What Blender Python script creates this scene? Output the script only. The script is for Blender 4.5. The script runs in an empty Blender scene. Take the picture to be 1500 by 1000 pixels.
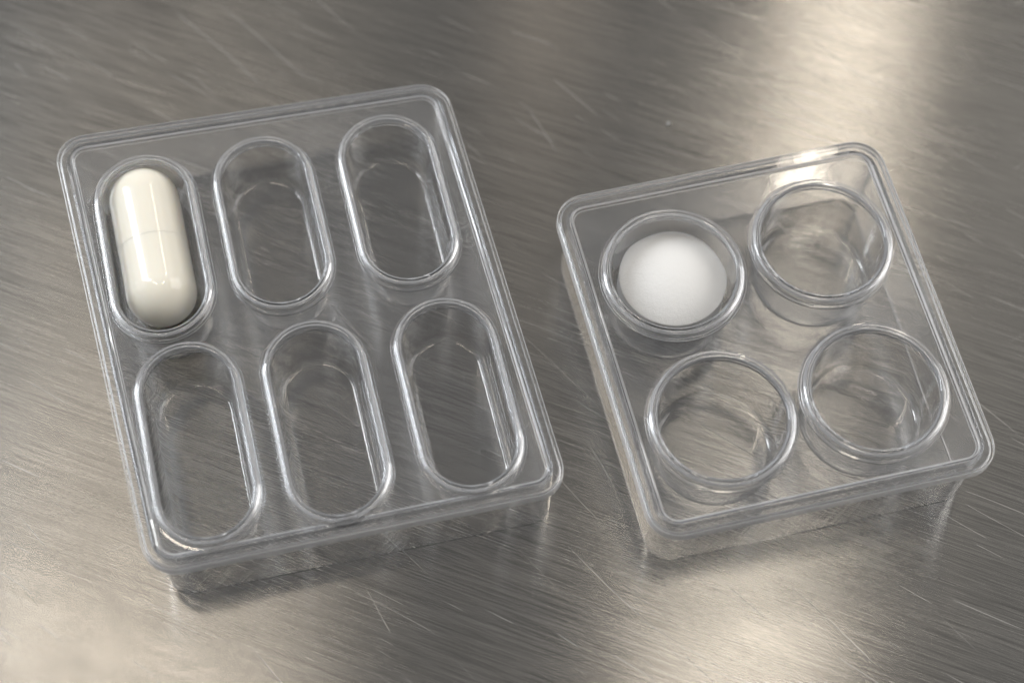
import bpy, bmesh, math, random
from mathutils import Vector, Matrix
from mathutils.geometry import delaunay_2d_cdt

random.seed(7)
PI = math.pi
S = bpy.context.scene
C = S.collection

# ------------------------------------------------------------------ camera (1 unit = 1 cm)
PITCH, ROLL = math.radians(64.5), math.radians(3.0)
cam_d = bpy.data.cameras.new('camera')
cam = bpy.data.objects.new('camera', cam_d); C.objects.link(cam)
cam.matrix_world = (Matrix.Translation((0, -10.7628, 24.0446))
                    @ Matrix.Rotation(PI / 2 - PITCH, 4, 'X') @ Matrix.Rotation(ROLL, 4, 'Z'))
cam_d.sensor_width = 36.0; cam_d.lens = 60.0
cam_d.clip_start = 0.5; cam_d.clip_end = 2000
cam_d.dof.use_dof = True
cam_d.dof.focus_distance = 25.2
cam_d.dof.aperture_fstop = 0.10
S.camera = cam

# ------------------------------------------------------------------ room light and added fill lights
W = bpy.data.worlds.new('World'); S.world = W; W.use_nodes = True
bg = W.node_tree.nodes['Background']
bg.inputs[0].default_value = (1.0, 0.99, 0.97, 1); bg.inputs[1].default_value = 0.225


def area(name, loc, target, sx, sy, radiance, color, spread=PI):
    d = bpy.data.lights.new(name, 'AREA'); d.shape = 'RECTANGLE'; d.size = sx; d.size_y = sy
    d.energy = radiance * PI * sx * sy; d.color = color; d.spread = spread
    o = bpy.data.objects.new(name, d); C.objects.link(o)
    o.location = loc
    o.rotation_euler = (Vector(target) - Vector(loc)).to_track_quat('-Z', 'Y').to_euler()
    return o


area('strip_lamp_warm', (22.5, 62, 69), (5, 2, 0), 2.0, 36, 17, (1.0, 0.89, 0.74))
area('added_fill_right', (36, 58, 64), (6, 2, 0), 9, 50, 0.5, (1.0, 0.93, 0.82))  # added fill that lifts the steel at the right edge
area('added_band_top', (1.5, 70, 60), (0, 4, 0), 5, 34, 0.8, (1.0, 0.84, 0.66))  # added source, draws a faint brownish band on the far steel
area('strip_lamp_white', (-62, 26, 55), (-4, 0, 0), 11, 58, 19, (0.92, 0.96, 1.0))
area('ceiling_lamp_warm', (13, 11, 72), (4, -3, 0), 4, 18, 13, (1.0, 0.90, 0.76))
area('ceiling_lamp_soft', (-20.5, 5, 71), (-5, -3, 0), 2.4, 22, 25, (1.0, 0.89, 0.74))
area('added_cool_left', (-42, 26, 64), (-6, 0, 0), 9, 40, 1.3, (0.84, 0.92, 1.0))  # added source that tints the left edge of the steel blue
area('side_fill_cool', (-72, 5, 40), (-2, 0, 0), 40, 50, 1.0, (0.90, 0.95, 1.0))  # added soft fill from the left for tablet and capsule, no actual window
area('side_fill_pale', (70, 26, 58), (2, 0, 0), 60, 58, 3.0, (1.0, 0.98, 0.95))  # matching added fill from the right, invented for diffuse light

# ------------------------------------------------------------------ exposure and renderer
S.view_settings.view_transform = 'Standard'; S.view_settings.look = 'None'
S.view_settings.exposure = 0.16; S.view_settings.gamma = 1.0
S.render.engine = 'CYCLES'
cy = S.cycles
cy.max_bounces = 40; cy.transmission_bounces = 36; cy.glossy_bounces = 16; cy.diffuse_bounces = 4
cy.transparent_max_bounces = 16
cy.caustics_reflective = True; cy.caustics_refractive = True
cy.blur_glossy = 0.3; cy.sample_clamp_indirect = 6.0
cy.use_denoising = True
try: cy.denoiser = 'OPENIMAGEDENOISE'
except Exception: pass

# ------------------------------------------------------------------ materials


def new_mat(name):
    m = bpy.data.materials.new(name); m.use_nodes = True
    nt = m.node_tree
    return m, nt, nt.nodes['Principled BSDF'], nt.nodes['Material Output']


def N(nt, kind, **kw):
    n = nt.nodes.new(kind)
    for k, v in kw.items():
        if k == 'ins':
            for i, val in v.items(): n.inputs[i].default_value = val
        else: setattr(n, k, v)
    return n


def link(nt, a, b): nt.links.new(a, b)


def math_node(nt, op, a, b=None, clamp=False):
    n = N(nt, 'ShaderNodeMath', operation=op, use_clamp=clamp)
    for i, v in enumerate((a, b)):
        if v is None: continue
        if isinstance(v, (int, float)): n.inputs[i].default_value = v
        else: link(nt, v, n.inputs[i])
    return n.outputs[0]


def ramp(nt, val, lo, hi, a=0.0, b=1.0):
    n = N(nt, 'ShaderNodeMapRange', ins={1: lo, 2: hi, 3: a, 4: b}); n.interpolation_type = 'SMOOTHSTEP'
    link(nt, val, n.inputs[0]); return n.outputs[0]


def steel_material():
    m, nt, b, out = new_mat('brushed_steel')
    tc = N(nt, 'ShaderNodeTexCoord')
    ang = math.radians(17)      # the grain runs across the table, dropping to the right

    def mapped(sx, sy, rot, off=(0, 0, 0)):
        r = N(nt, 'ShaderNodeMapping', ins={1: off, 2: (0, 0, rot)}); link(nt, tc.outputs['Object'], r.inputs[0])
        s = N(nt, 'ShaderNodeMapping', ins={3: (sx, sy, 1)}); link(nt, r.outputs[0], s.inputs[0])
        return s.outputs[0]

    def noise(vec, scale=1.0, detail=3, rough=0.55, dist=0.0):
        n = N(nt, 'ShaderNodeTexNoise', ins={'Scale': scale, 'Detail': detail, 'Roughness': rough, 'Distortion': dist})
        link(nt, vec, n.inputs['Vector']); return n.outputs[0]

    grain = noise(mapped(0.45, 42, ang), 1.0, 4, 0.6, 0.0)
    grain_b = noise(mapped(1.1, 95, ang + 0.04, (3, 7, 0)), 1.0, 3, 0.6, 0.0)
    grain_c = noise(mapped(0.5, 9, ang - 0.05, (9, 2, 0)), 1.0, 3, 0.6, 0.0)
    blotch = noise(mapped(0.16, 0.3, ang, (5, 1, 0)), 1.0, 4, 0.6, 0.5)

    # single scratches: thin wandering lines, each broken up along its own length
    def scratches(deg, per_cm, width, thr, run, seed):
        r = N(nt, 'ShaderNodeMapping', ins={1: (seed, seed * 0.37, 0), 2: (0, 0, math.radians(deg))}); link(nt, tc.outputs['Object'], r.inputs[0])
        sp = N(nt, 'ShaderNodeSeparateXYZ'); link(nt, r.outputs[0], sp.inputs[0])
        wob = N(nt, 'ShaderNodeTexNoise', ins={'Scale': 0.22, 'Detail': 1.5}); link(nt, r.outputs[0], wob.inputs['Vector'])
        y = math_node(nt, 'ADD', sp.outputs[1], math_node(nt, 'MULTIPLY', wob.outputs[0], 0.55))
        t = math_node(nt, 'MULTIPLY', y, per_cm)
        lane = math_node(nt, 'FLOOR', t)
        wn = N(nt, 'ShaderNodeTexWhiteNoise', noise_dimensions='1D'); link(nt, lane, wn.inputs['W'])
        tilt = math_node(nt, 'MULTIPLY', math_node(nt, 'SUBTRACT', wn.outputs[0], 0.5), 0.05)
        mid = math_node(nt, 'ADD', math_node(nt, 'MULTIPLY', wn.outputs[0], 0.6), 0.2)
        fr = math_node(nt, 'ADD', math_node(nt, 'SUBTRACT', t, lane), math_node(nt, 'MULTIPLY', sp.outputs[0], tilt))
        d = math_node(nt, 'ABSOLUTE', math_node(nt, 'SUBTRACT', fr, mid))
        line = ramp(nt, d, width * per_cm * 0.4, width * per_cm, 1.0, 0.0)
        cv = N(nt, 'ShaderNodeCombineXYZ')
        link(nt, math_node(nt, 'MULTIPLY', sp.outputs[0], run), cv.inputs[0]); link(nt, math_node(nt, 'MULTIPLY', lane, 7.31), cv.inputs[1])
        mk = N(nt, 'ShaderNodeTexNoise', ins={'Scale': 1.0, 'Detail': 1.0}); link(nt, cv.outputs[0], mk.inputs['Vector'])
        return math_node(nt, 'MULTIPLY', line, ramp(nt, mk.outputs[0], thr, thr + 0.10))

    s1 = scratches(20, 3.5, 0.010, 0.60, 0.45, 3.1)
    s2 = scratches(43, 1.6, 0.010, 0.575, 0.40, 11.7)
    s3 = scratches(28, 6.0, 0.007, 0.58, 0.8, 7.9)
    s4 = scratches(58, 1.0, 0.009, 0.64, 0.5, 23.3)
    s5 = scratches(-28, 0.8, 0.007, 0.65, 0.7, 31.3)
    scr = math_node(nt, 'MAXIMUM', math_node(nt, 'MAXIMUM', s1, s2), math_node(nt, 'MAXIMUM', s3, math_node(nt, 'MAXIMUM', s4, s5)))

    g = math_node(nt, 'ADD', math_node(nt, 'MULTIPLY', grain, 0.45),
                  math_node(nt, 'ADD', math_node(nt, 'MULTIPLY', grain_b, 0.45), math_node(nt, 'MULTIPLY', grain_c, 0.10)))
    # steel colour, a little uneven along the grain
    cr = N(nt, 'ShaderNodeMix', data_type='RGBA')
    cr.inputs['A'].default_value = (0.275, 0.268, 0.257, 1); cr.inputs['B'].default_value = (0.49, 0.478, 0.46, 1)
    link(nt, ramp(nt, g, 0.36, 0.64), cr.inputs['Factor'])
    link(nt, cr.outputs['Result'], b.inputs['Base Color'])
    b.inputs['Metallic'].default_value = 1.0
    rg = math_node(nt, 'ADD', ramp(nt, blotch, 0.3, 0.7, 0.17, 0.24), math_node(nt, 'MULTIPLY', ramp(nt, g, 0.35, 0.65), 0.07))
    link(nt, rg, b.inputs['Roughness'])
    b.inputs['Anisotropic'].default_value = 1.0
    # grain direction wanders slightly
    dn = N(nt, 'ShaderNodeTexNoise', ins={'Scale': 0.5, 'Detail': 4.0, 'Roughness': 0.7}); link(nt, mapped(0.7, 3.0, ang), dn.inputs['Vector'])
    da = math_node(nt, 'ADD', math_node(nt, 'MULTIPLY', math_node(nt, 'SUBTRACT', dn.outputs[0], 0.5), 0.06), PI / 2 - math.radians(2))
    cx = N(nt, 'ShaderNodeCombineXYZ')
    link(nt, math_node(nt, 'COSINE', da), cx.inputs[0]); link(nt, math_node(nt, 'SINE', da), cx.inputs[1])
    link(nt, cx.outputs[0], b.inputs['Tangent'])
    bp = N(nt, 'ShaderNodeBump', ins={'Strength': 0.075, 'Distance': 0.02})
    link(nt, math_node(nt, 'SUBTRACT', g, math_node(nt, 'MULTIPLY', scr, 0.25)), bp.inputs['Height'])
    link(nt, bp.outputs[0], b.inputs['Normal'])
    # scratches are rougher, bare metal
    gl = N(nt, 'ShaderNodeBsdfGlossy', ins={'Color': (0.78, 0.77, 0.75, 1), 'Roughness': 0.62})
    mix = N(nt, 'ShaderNodeMixShader')
    link(nt, math_node(nt, 'MULTIPLY', scr, 0.26), mix.inputs[0])
    link(nt, b.outputs[0], mix.inputs[1]); link(nt, gl.outputs[0], mix.inputs[2])
    link(nt, mix.outputs[0], out.inputs['Surface'])
    return m


def plastic_material(name, wave, haze, ior=1.52):
    m, nt, b, out = new_mat(name)
    b.inputs['Base Color'].default_value = (0.975, 0.98, 0.99, 1)
    b.inputs['Transmission Weight'].default_value = 1.0
    b.inputs['IOR'].default_value = ior
    tc = N(nt, 'ShaderNodeTexCoord')
    n = N(nt, 'ShaderNodeTexNoise', ins={'Scale': 1.6, 'Detail': 3.0, 'Roughness': 0.5, 'Distortion': 0.4})
    link(nt, tc.outputs['Object'], n.inputs['Vector'])
    f = N(nt, 'ShaderNodeTexNoise', ins={'Scale': 9.0, 'Detail': 4.0, 'Roughness': 0.65}); link(nt, tc.outputs['Object'], f.inputs['Vector'])
    link(nt, ramp(nt, f.outputs[0], 0.4, 0.75, 0.0, 0.035), b.inputs['Roughness'])
    bp = N(nt, 'ShaderNodeBump', ins={'Strength': wave, 'Distance': 0.05})
    link(nt, n.outputs[0], bp.inputs['Height']); link(nt, bp.outputs[0], b.inputs['Normal'])
    # slight milkiness of the plastic; raised on edges and lips to paint highlights
    df = N(nt, 'ShaderNodeBsdfDiffuse', ins={'Color': (0.86, 0.87, 0.90, 1)})
    mix = N(nt, 'ShaderNodeMixShader')
    # hairline scuffs and specks of dust catch a little more light
    mp = N(nt, 'ShaderNodeMapping', ins={2: (0, 0, 0.6), 3: (1.6, 0.7, 1)}); link(nt, tc.outputs['Object'], mp.inputs[0])
    wb = N(nt, 'ShaderNodeTexNoise', ins={'Scale': 1.2, 'Detail': 2.0}); link(nt, tc.outputs['Object'], wb.inputs['Vector'])
    wv = N(nt, 'ShaderNodeVectorMath', operation='MULTIPLY_ADD', ins={1: (0.9, 0.9, 0.9)})
    link(nt, wb.outputs['Color'], wv.inputs[0]); link(nt, mp.outputs[0], wv.inputs[2])
    vo = N(nt, 'ShaderNodeTexVoronoi', feature='DISTANCE_TO_EDGE', ins={'Scale': 1.3}); link(nt, wv.outputs[0], vo.inputs['Vector'])
    mk = N(nt, 'ShaderNodeTexNoise', ins={'Scale': 2.2, 'Detail': 2.0}); link(nt, tc.outputs['Object'], mk.inputs['Vector'])
    scuff = math_node(nt, 'MULTIPLY', ramp(nt, vo.outputs['Distance'], 0.0, 0.012, 1, 0), ramp(nt, mk.outputs[0], 0.54, 0.66))
    dv = N(nt, 'ShaderNodeTexVoronoi', ins={'Scale': 4.5}); link(nt, tc.outputs['Object'], dv.inputs['Vector'])
    dust = math_node(nt, 'MULTIPLY', ramp(nt, dv.outputs['Distance'], 0.03, 0.075, 1, 0), ramp(nt, mk.outputs[0], 0.5, 0.6))
    fac = math_node(nt, 'ADD', math_node(nt, 'MULTIPLY', math_node(nt, 'MAXIMUM', scuff, dust), 0.09), haze)
    link(nt, fac, mix.inputs[0])
    link(nt, b.outputs[0], mix.inputs[1]); link(nt, df.outputs[0], mix.inputs[2])
    link(nt, mix.outputs[0], out.inputs['Surface'])
    return m


def shell_material(name, col):
    m, nt, b, out = new_mat(name)
    tc = N(nt, 'ShaderNodeTexCoord')
    n = N(nt, 'ShaderNodeTexNoise', ins={'Scale': 3.0, 'Detail': 3.0}); link(nt, tc.outputs['Object'], n.inputs['Vector'])
    mx = N(nt, 'ShaderNodeMix', data_type='RGBA')
    mx.inputs['A'].default_value = (*[c * 0.96 for c in col], 1); mx.inputs['B'].default_value = (*col, 1)
    link(nt, n.outputs[0], mx.inputs['Factor']); link(nt, mx.outputs['Result'], b.inputs['Base Color'])
    b.inputs['Roughness'].default_value = 0.09; b.inputs['IOR'].default_value = 1.5
    b.inputs['Subsurface Weight'].default_value = 0.35
    b.inputs['Subsurface Radius'].default_value = (0.12, 0.10, 0.07); b.inputs['Subsurface Scale'].default_value = 1.0
    return m


def tablet_material():
    m, nt, b, out = new_mat('pressed_white_tablet')
    tc = N(nt, 'ShaderNodeTexCoord')
    n = N(nt, 'ShaderNodeTexNoise', ins={'Scale': 12.0, 'Detail': 6.0, 'Roughness': 0.7}); link(nt, tc.outputs['Object'], n.inputs['Vector'])
    v = N(nt, 'ShaderNodeTexNoise', ins={'Scale': 60.0, 'Detail': 3.0, 'Roughness': 0.6}); link(nt, tc.outputs['Object'], v.inputs['Vector'])
    b.inputs['Base Color'].default_value = (0.86, 0.85, 0.835, 1)
    b.inputs['Roughness'].default_value = 0.55; b.inputs['Specular IOR Level'].default_value = 0.35
    b.inputs['Subsurface Weight'].default_value = 0.05; b.inputs['Subsurface Radius'].default_value = (0.06, 0.055, 0.05); b.inputs['Subsurface Scale'].default_value = 1.0
    h = math_node(nt, 'ADD', math_node(nt, 'MULTIPLY', n.outputs[0], 0.7), math_node(nt, 'MULTIPLY', v.outputs[0], 0.3))
    bp = N(nt, 'ShaderNodeBump', ins={'Strength': 0.38, 'Distance': 0.05})
    link(nt, h, bp.inputs['Height']); link(nt, bp.outputs[0], b.inputs['Normal'])
    return m


M_STEEL = steel_material()
M_PLATE = plastic_material('clear_plastic_sheet', 0.03, 0.032)
M_EDGE = plastic_material('edge_highlight_plastic', 0.02, 0.30)  # whitened to imitate light caught along the plate edges
M_LIP = plastic_material('lip_highlight_plastic', 0.02, 0.22)  # whitened to imitate glints around the well lips
M_SKIRT = plastic_material('clear_plastic_wall', 0.02, 0.004, 1.45)
M_WELL = plastic_material('clear_plastic_cup', 0.03, 0.015)
M_CAP = shell_material('ivory_shell', (0.93, 0.885, 0.775))
M_TABLET = tablet_material()

# ------------------------------------------------------------------ mesh helpers


def obj(name, bm, mat, parent=None):
    me = bpy.data.meshes.new(name); bm.normal_update(); bm.to_mesh(me); bm.free()
    me.materials.append(mat)
    o = bpy.data.objects.new(name, me); C.objects.link(o)
    if parent is not None: o.parent = parent
    return o


def tag(o, label=None, cat=None, group=None, kind=None):
    for k, v in (('label', label), ('category', cat), ('group', group), ('kind', kind)):
        if v: o[k] = v
    return o


def rounded_profile(pts, seg=5, closed=True):
    """pts: (x, z, radius); returns the polyline with each corner turned into an arc, and per-edge flag 'curved'."""
    out, n = [], len(pts)
    for i, (x, z, r) in enumerate(pts):
        p = Vector((x, z))
        if r <= 0 or (not closed and i in (0, n - 1)):
            out.append((p, False)); continue
        a = Vector(pts[i - 1][:2]) - p; b = Vector(pts[(i + 1) % n][:2]) - p
        la, lb = a.length, b.length; a.normalize(); b.normalize()
        ang = a.angle(b); t = min(r / math.tan(ang / 2), la * 0.49, lb * 0.49); rr = t * math.tan(ang / 2)
        bis = (a + b).normalized(); c = p + bis * (rr / math.sin(ang / 2))
        v0 = p + a * t - c; v1 = p + b * t - c
        tot = v0.angle(v1)
        sgn = 1 if v0.x * v1.y - v0.y * v1.x > 0 else -1
        for k in range(seg + 1):
            th = sgn * tot * k / seg
            q = c + Vector((v0.x * math.cos(th) - v0.y * math.sin(th), v0.x * math.sin(th) + v0.y * math.cos(th)))
            out.append((q, k < seg))
    return out


def stadium(r, half, n):
    """loop of 2n points at distance r from a core segment of the given half length along y"""
    pts = []
    for k in range(n + 1): a = PI * k / n; pts.append((r * math.cos(a), half + r * math.sin(a)))
    for k in range(n + 1): a = PI + PI * k / n; pts.append((r * math.cos(a), -half + r * math.sin(a)))
    return pts


def circle(r, _h, n):
    return [(r * math.cos(PI * k / n), r * math.sin(PI * k / n)) for k in range(2 * n)]


def sweep(bm, loops, curved, cap_first=False, cap_last=False, closed=False):
    """loops: list of rings of 3D points; curved[i] says whether the strip i -> i+1 is shaded smooth"""
    rings = [[bm.verts.new(p) for p in L] for L in loops]
    m = len(rings); n = len(rings[0])
    for i in range(m if closed else m - 1):
        A, B = rings[i], rings[(i + 1) % m]
        for k in range(n):
            f = bm.faces.new((A[k], A[(k + 1) % n], B[(k + 1) % n], B[k])); f.smooth = True
    if cap_first: bm.faces.new(rings[0]).smooth = False
    if cap_last: bm.faces.new(list(reversed(rings[-1]))).smooth = False
    return rings


def sharp_by_angle(o, deg=28):
    o.data.set_sharp_from_angle(angle=math.radians(deg))
    w = o.modifiers.new('weighted normals', 'WEIGHTED_NORMAL'); w.mode = 'FACE_AREA'; w.weight = 100; w.keep_sharp = True


# ------------------------------------------------------------------ the table
bm = bmesh.new()
sz, th = 60, 2.0
bmesh.ops.create_cube(bm, size=1.0, matrix=Matrix.Translation((0, 10, -th / 2)) @ Matrix.Diagonal((2 * sz, 2 * sz, th, 1)))
bmesh.ops.bevel(bm, geom=bm.edges[:], offset=0.15, segments=3, affect='EDGES')
tag(obj('steel_tabletop', bm, M_STEEL), 'brushed stainless steel worktop with fine scratches under both trays', 'tabletop', kind='structure')

# ------------------------------------------------------------------ trays
Z_PANEL, Z_RIM, Z_LIP = 1.42, 1.48, 1.585
Z_OVAL, Z_ROUND = 0.54, 0.40     # floor heights of the cups, which hang clear of the table
NC = 8          # arc steps of a rounded plate corner


def rounded_rect(w, h, R, d):
    """ring around a w x h rectangle with corner radius R, inset by d"""
    r = max(R - d, 0.16); pts = []
    for cx, cy, a0 in ((1, 1, 0), (-1, 1, 90), (-1, -1, 180), (1, -1, 270)):
        ox, oy = cx * (w / 2 - d - r), cy * (h / 2 - d - r)
        for k in range(NC + 1):
            a = math.radians(a0 + 90 * k / NC); pts.append((ox + r * math.cos(a), oy + r * math.sin(a)))
    return pts


def build_tray(name, label, quad, rot, loc, wells, hole_r, well_maker):
    """quad: outline corners TL TR BR BL in the tray's own axes, wells: (x, y, half core length)"""
    root = bpy.data.objects.new(name, None); C.objects.link(root)
    root.location = (loc[0], loc[1], 0); root.rotation_euler = (0, 0, rot); root.empty_display_size = 0.5
    tag(root, label, 'tray')
    TL, TR, BR, BL = [Vector(q) for q in quad]
    w = ((TR - TL).length + (BR - BL).length) / 2; h = ((TL - BL).length + (TR - BR).length) / 2

    def warp(p):
        u, v = p[0] / w + 0.5, p[1] / h + 0.5
        return (BL * (1 - u) + BR * u) * (1 - v) + (TL * (1 - u) + TR * u) * v

    def ring(d, z, R=0.46):
        return [(*warp(p), z) for p in rounded_rect(w, h, R, d)]

    # plate: turned-down rim, flange, and a panel set a little lower, with an opening for each cup
    zr, zu = Z_RIM, Z_PANEL - 0.05
    prof = rounded_profile([(0.285, Z_PANEL, 0), (0.25, Z_PANEL, 0.016), (0.226, zr, 0.018), (0.0, zr, 0.016), (-0.008, zr - 0.165, 0.012),
                            (0.04, zr - 0.165, 0.012), (0.05, zr - 0.05, 0.02), (0.20, zr - 0.05, 0.015), (0.232, zu, 0.015), (0.285, zu, 0)], 4, closed=False)
    bm = bmesh.new()
    rings = sweep(bm, [ring(p.x, p.y) for p, _ in prof], None)
    n = len(rings[0])
    bm.faces.ensure_lookup_table()
    for i in range(len(prof) - 1):      # bright edge lines painted as pale haze on rim and flange arcs
        arc = prof[i][1] and min(prof[i][0].y, prof[i + 1][0].y) > Z_PANEL - 0.002
        if max(prof[i][0].x, prof[i + 1][0].x) < 0.004 or arc:
            for k in range(n): bm.faces[i * n + k].material_index = 1
    outer = [Vector(v.co[:2]) for v in rings[0]]
    holes = []
    for (x, y, hl) in wells:
        holes.append([Vector((x + px, y + py)) for px, py in (stadium(hole_r, hl, 14) if hl > 0 else circle(hole_r, 0, 18))])
    verts2, faces_in = list(outer), []
    cons = [(i, (i + 1) % n) for i in range(n)]
    for H in holes:
        b0 = len(verts2); verts2 += H; cons += [(b0 + i, b0 + (i + 1) % len(H)) for i in range(len(H))]
    co, ed, fc, ov, oe, of = delaunay_2d_cdt(verts2, cons, [], 0, 1e-5)

    def inside(c, poly):
        k = False
        for i in range(len(poly)):
            a, b = poly[i], poly[i - 1]
            if (a.y > c.y) != (b.y > c.y) and c.x < (b.x - a.x) * (c.y - a.y) / (b.y - a.y) + a.x: k = not k
        return k

    tris = []
    for f in fc:
        c = sum((co[i] for i in f), Vector((0, 0))) / len(f)
        if inside(c, outer) and not any(inside(c, H) for H in holes): tris.append(f)
    orig = {i: o[0] for i, o in enumerate(ov) if o}
    top, bot = {}, {}
    for i, c in enumerate(co):
        o = orig.get(i, -1)
        if 0 <= o < n: top[i] = rings[0][o]; bot[i] = rings[-1][o]
        else: top[i] = bm.verts.new((c.x, c.y, Z_PANEL)); bot[i] = bm.verts.new((c.x, c.y, zu))
    back = {o: i for i, o in orig.items()}
    for f in tris:
        bm.faces.new([top[i] for i in f]).smooth = False
        bm.faces.new([bot[i] for i in reversed(f)]).smooth = False
    b0 = n
    for H in holes:
        for i in range(len(H)):
            a, b = back[b0 + i], back[b0 + (i + 1) % len(H)]
            bm.faces.new((top[a], bot[a], bot[b], top[b])).smooth = True
        b0 += len(H)
    bmesh.ops.recalc_face_normals(bm, faces=bm.faces[:])
    pl = obj('plate', bm, M_PLATE, root); pl.data.materials.append(M_EDGE); sharp_by_angle(pl)

    # skirt: the wall the tray stands on
    prof = rounded_profile([(0.130, zr - 0.056, 0.01), (0.180, zr - 0.056, 0.01), (0.170, 0.004, 0.018), (0.120, 0.004, 0.018)], 3)
    bm = bmesh.new()
    sweep(bm, [ring(p.x, p.y, 0.5) for p, _ in prof], None, closed=True)
    bmesh.ops.recalc_face_normals(bm, faces=bm.faces[:])
    sk = obj('skirt', bm, M_SKIRT, root); sharp_by_angle(sk, 40)

    for (x, y, hl) in wells:
        wl = well_maker(hl, root); wl.location = (x, y, 0)
    return root


def well_mesh(loop, half, n, ro, ri, rw, fil, zf):
    """cup with a hollow rounded lip: ro outer lip radius, ri inner lip radius, rw wall radius near the floor, fil floor fillet"""
    t = 0.05
    zl, zp = Z_LIP, Z_PANEL + 0.004
    pts = [(rw - fil - 0.02, zf, 0), (rw, zf, fil), (ri, zl, 0.04), (ro, zl, 0.045), (ro + 0.012, zp + 0.04, 0.02), (ro + 0.06, zp + 0.036, 0.01),
           (ro + 0.06, zp, 0.008), (ro - 0.03, zp, 0.015), (ro - 0.045, zl - t, 0.03), (ri + 0.045, zl - t, 0.03), (rw + t, zf - t, fil + t), (rw - fil - 0.02, zf - t, 0)]
    prof = rounded_profile(pts, 6, closed=False)
    bm = bmesh.new()
    rings = sweep(bm, [[(x, y, p.y) for x, y in loop(p.x, half, n)] for p, _ in prof], None, cap_first=True, cap_last=True)
    bm.faces.ensure_lookup_table(); m = len(rings[0])
    for i in range(len(prof) - 1):      # white lip highlights put into the colour as extra haze
        if prof[i][1] and min(prof[i][0].y, prof[i + 1][0].y) > zl - 0.042 and i < len(prof) // 2:
            for k in range(m): bm.faces[i * m + k].material_index = 1
    bmesh.ops.recalc_face_normals(bm, faces=bm.faces[:])
    return bm


def oval_well(hl, parent):
    o = obj('well', well_mesh(stadium, hl, 28, 0.745, 0.638, 0.595, 0.215, Z_OVAL), M_WELL, parent); o.data.materials.append(M_LIP); sharp_by_angle(o, 50)
    return o


round_data = []


def round_well(hl, parent):
    if round_data:
        o = round_data[0].copy(); C.objects.link(o); o.parent = parent; return o
    o = obj('well', well_mesh(circle, 0, 40, 1.055, 0.935, 0.885, 0.17, Z_ROUND), M_WELL, parent); o.data.materials.append(M_LIP); sharp_by_angle(o, 50)
    round_data.append(o); return o


LROT, LLOC = math.radians(16.77), (-3.1014, 0.3545)
LWELLS = [(-1.969, 1.546, 0.82), (-0.169, 1.526, 0.76), (1.756, 1.478, 0.76), (-1.856, -1.736, 0.82), (-0.022, -1.832, 0.83), (1.902, -1.88, 0.80)]
capsule_tray = build_tray('oval_well_tray', 'clear plastic tray with six oval wells, one holding a white capsule',
                          [(-3.199, 3.752), (2.928, 3.442), (3.117, -3.669), (-2.846, -3.524)], LROT, LLOC, LWELLS, 0.70, oval_well)
RROT, RLOC = math.radians(16.48), (3.8017, 0.4371)
RWELLS = [(-1.155, 1.2, 0), (1.192, 1.206, 0), (-1.125, -1.238, 0), (1.171, -1.32, 0)]
tablet_tray = build_tray('round_well_tray', 'smaller clear plastic tray with four round wells, one holding a white tablet',
                         [(-2.636, 2.832), (2.595, 2.809), (2.601, -2.847), (-2.56, -2.794)], RROT, RLOC, RWELLS, 1.012, round_well)

# ------------------------------------------------------------------ capsule


def lathe_y(bm, prof, n=64):
    """profile (y, radius) turned about the y axis; radius 0 closes an end"""
    prev = None
    for y, r in prof:
        cur = [bm.verts.new((0, y, 0))] if r < 1e-6 else [bm.verts.new((r * math.cos(2 * PI * k / n), y, r * math.sin(2 * PI * k / n))) for k in range(n)]
        if prev is not None:
            for k in range(n):
                a, b = prev[k % len(prev)], prev[(k + 1) % len(prev)]; c, d = cur[(k + 1) % len(cur)], cur[k % len(cur)]
                f = [a] + ([b] if b is not a else []) + [c] + ([d] if d is not c else [])
                bm.faces.new(f).smooth = True
        prev = cur
    bmesh.ops.recalc_face_normals(bm, faces=bm.faces[:])


def dome(y0, r, sgn, k=18, squash=1.0):
    return [(y0 + sgn * squash * r * math.sin(PI / 2 * i / k), r * math.cos(PI / 2 * i / k) if i < k else 0.0) for i in range(k + 1)]


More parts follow.
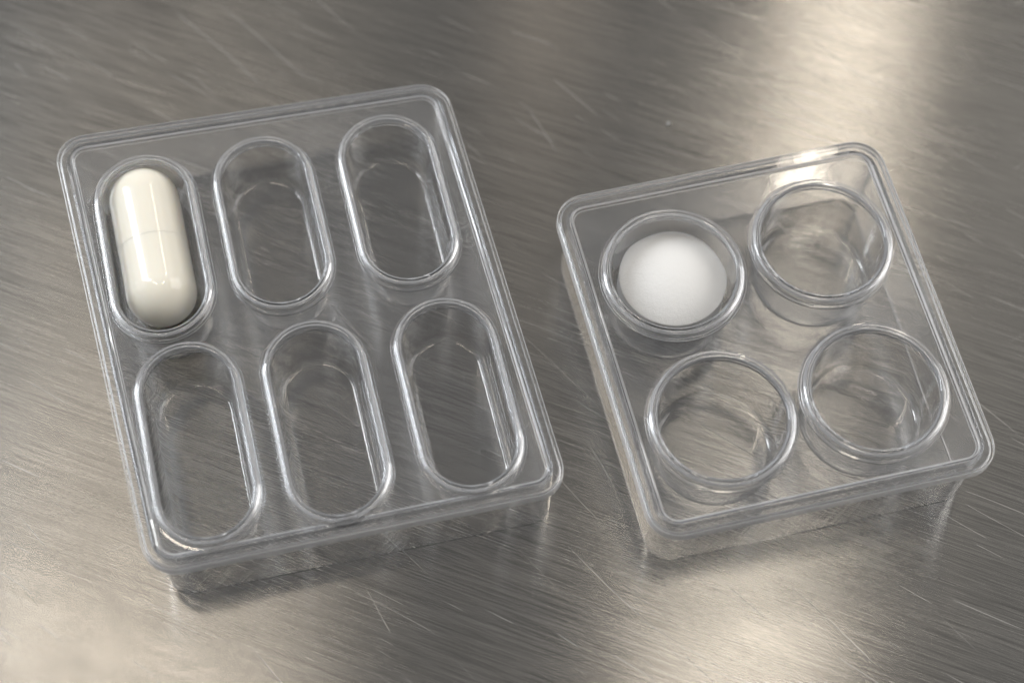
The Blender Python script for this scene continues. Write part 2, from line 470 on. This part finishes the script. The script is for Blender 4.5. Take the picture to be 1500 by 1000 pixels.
RC, RB = 0.532, 0.5285
root = bpy.data.objects.new('capsule', None); C.objects.link(root)
tag(root, 'glossy ivory two-part capsule lying in an oval well', 'capsule')
root.location = (-5.535, 1.47, Z_OVAL + 0.004 + RC); root.rotation_euler = (0, 0, math.radians(17.0))
bm = bmesh.new()
lathe_y(bm, [(-0.045, RB - 0.002), (-0.045, RC - 0.0015), (-0.042, RC - 0.0005), (-0.036, RC)] + dome(1.33 - RC, RC, 1))
sharp_by_angle(obj('cap', bm, M_CAP, root), 50)
bm = bmesh.new()
lathe_y(bm, [(0.5, RB - 0.01), (0.5, RB)] + dome(-1.33 + RB, RB, -1))
sharp_by_angle(obj('body', bm, M_CAP, root), 50)

# ------------------------------------------------------------------ tablet
R_T, HB, HD = 0.825, 0.43, 0.27     # radius, height of the side band, height of the upper dome


def cap_height(a, h):               # height of a shallow spherical cap at relative radius a
    R = (R_T ** 2 + h ** 2) / (2 * h); return math.sqrt(R * R - (a * R_T) ** 2) - (R - h)


prof = [(0.15 - cap_height(i / 12, 0.15), R_T * i / 12 * 0.985) for i in range(13)]
prof += [(0.156, R_T * 0.995), (0.17, R_T), (0.15 + HB - 0.012, R_T), (0.15 + HB - 0.003, R_T * 0.997), (0.15 + HB + 0.004, R_T * 0.99)]
prof += [(0.15 + HB + cap_height(i / 20, HD), R_T * i / 20) for i in range(19, -1, -1)]
bm = bmesh.new(); lathe_y(bm, prof, 80)
bmesh.ops.rotate(bm, verts=bm.verts[:], cent=(0, 0, 0), matrix=Matrix.Rotation(PI / 2, 3, 'X'))
tb = obj('tablet', bm, M_TABLET); sharp_by_angle(tb, 35)
tb.location = (2.40, 1.44, Z_ROUND + 0.05)
tag(tb, 'chalky white domed round tablet sitting in a round well', 'tablet')

# ------------------------------------------------------------------ crumb on the steel
bm = bmesh.new(); bmesh.ops.create_icosphere(bm, subdivisions=2, radius=0.034)
for v in bm.verts: v.co *= random.uniform(0.8, 1.2); v.co.z *= 0.6
for f in bm.faces: f.smooth = True
M_CRUMB = M_TABLET.copy(); M_CRUMB.name = 'greyish_crumb'
M_CRUMB.node_tree.nodes['Principled BSDF'].inputs['Base Color'].default_value = (0.42, 0.42, 0.41, 1)
cr = obj('crumb', bm, M_CRUMB); cr.location = (2.413, 4.854, 0.024)
tag(cr, 'tiny pale crumb lying on bare steel behind the smaller tray', 'crumb')
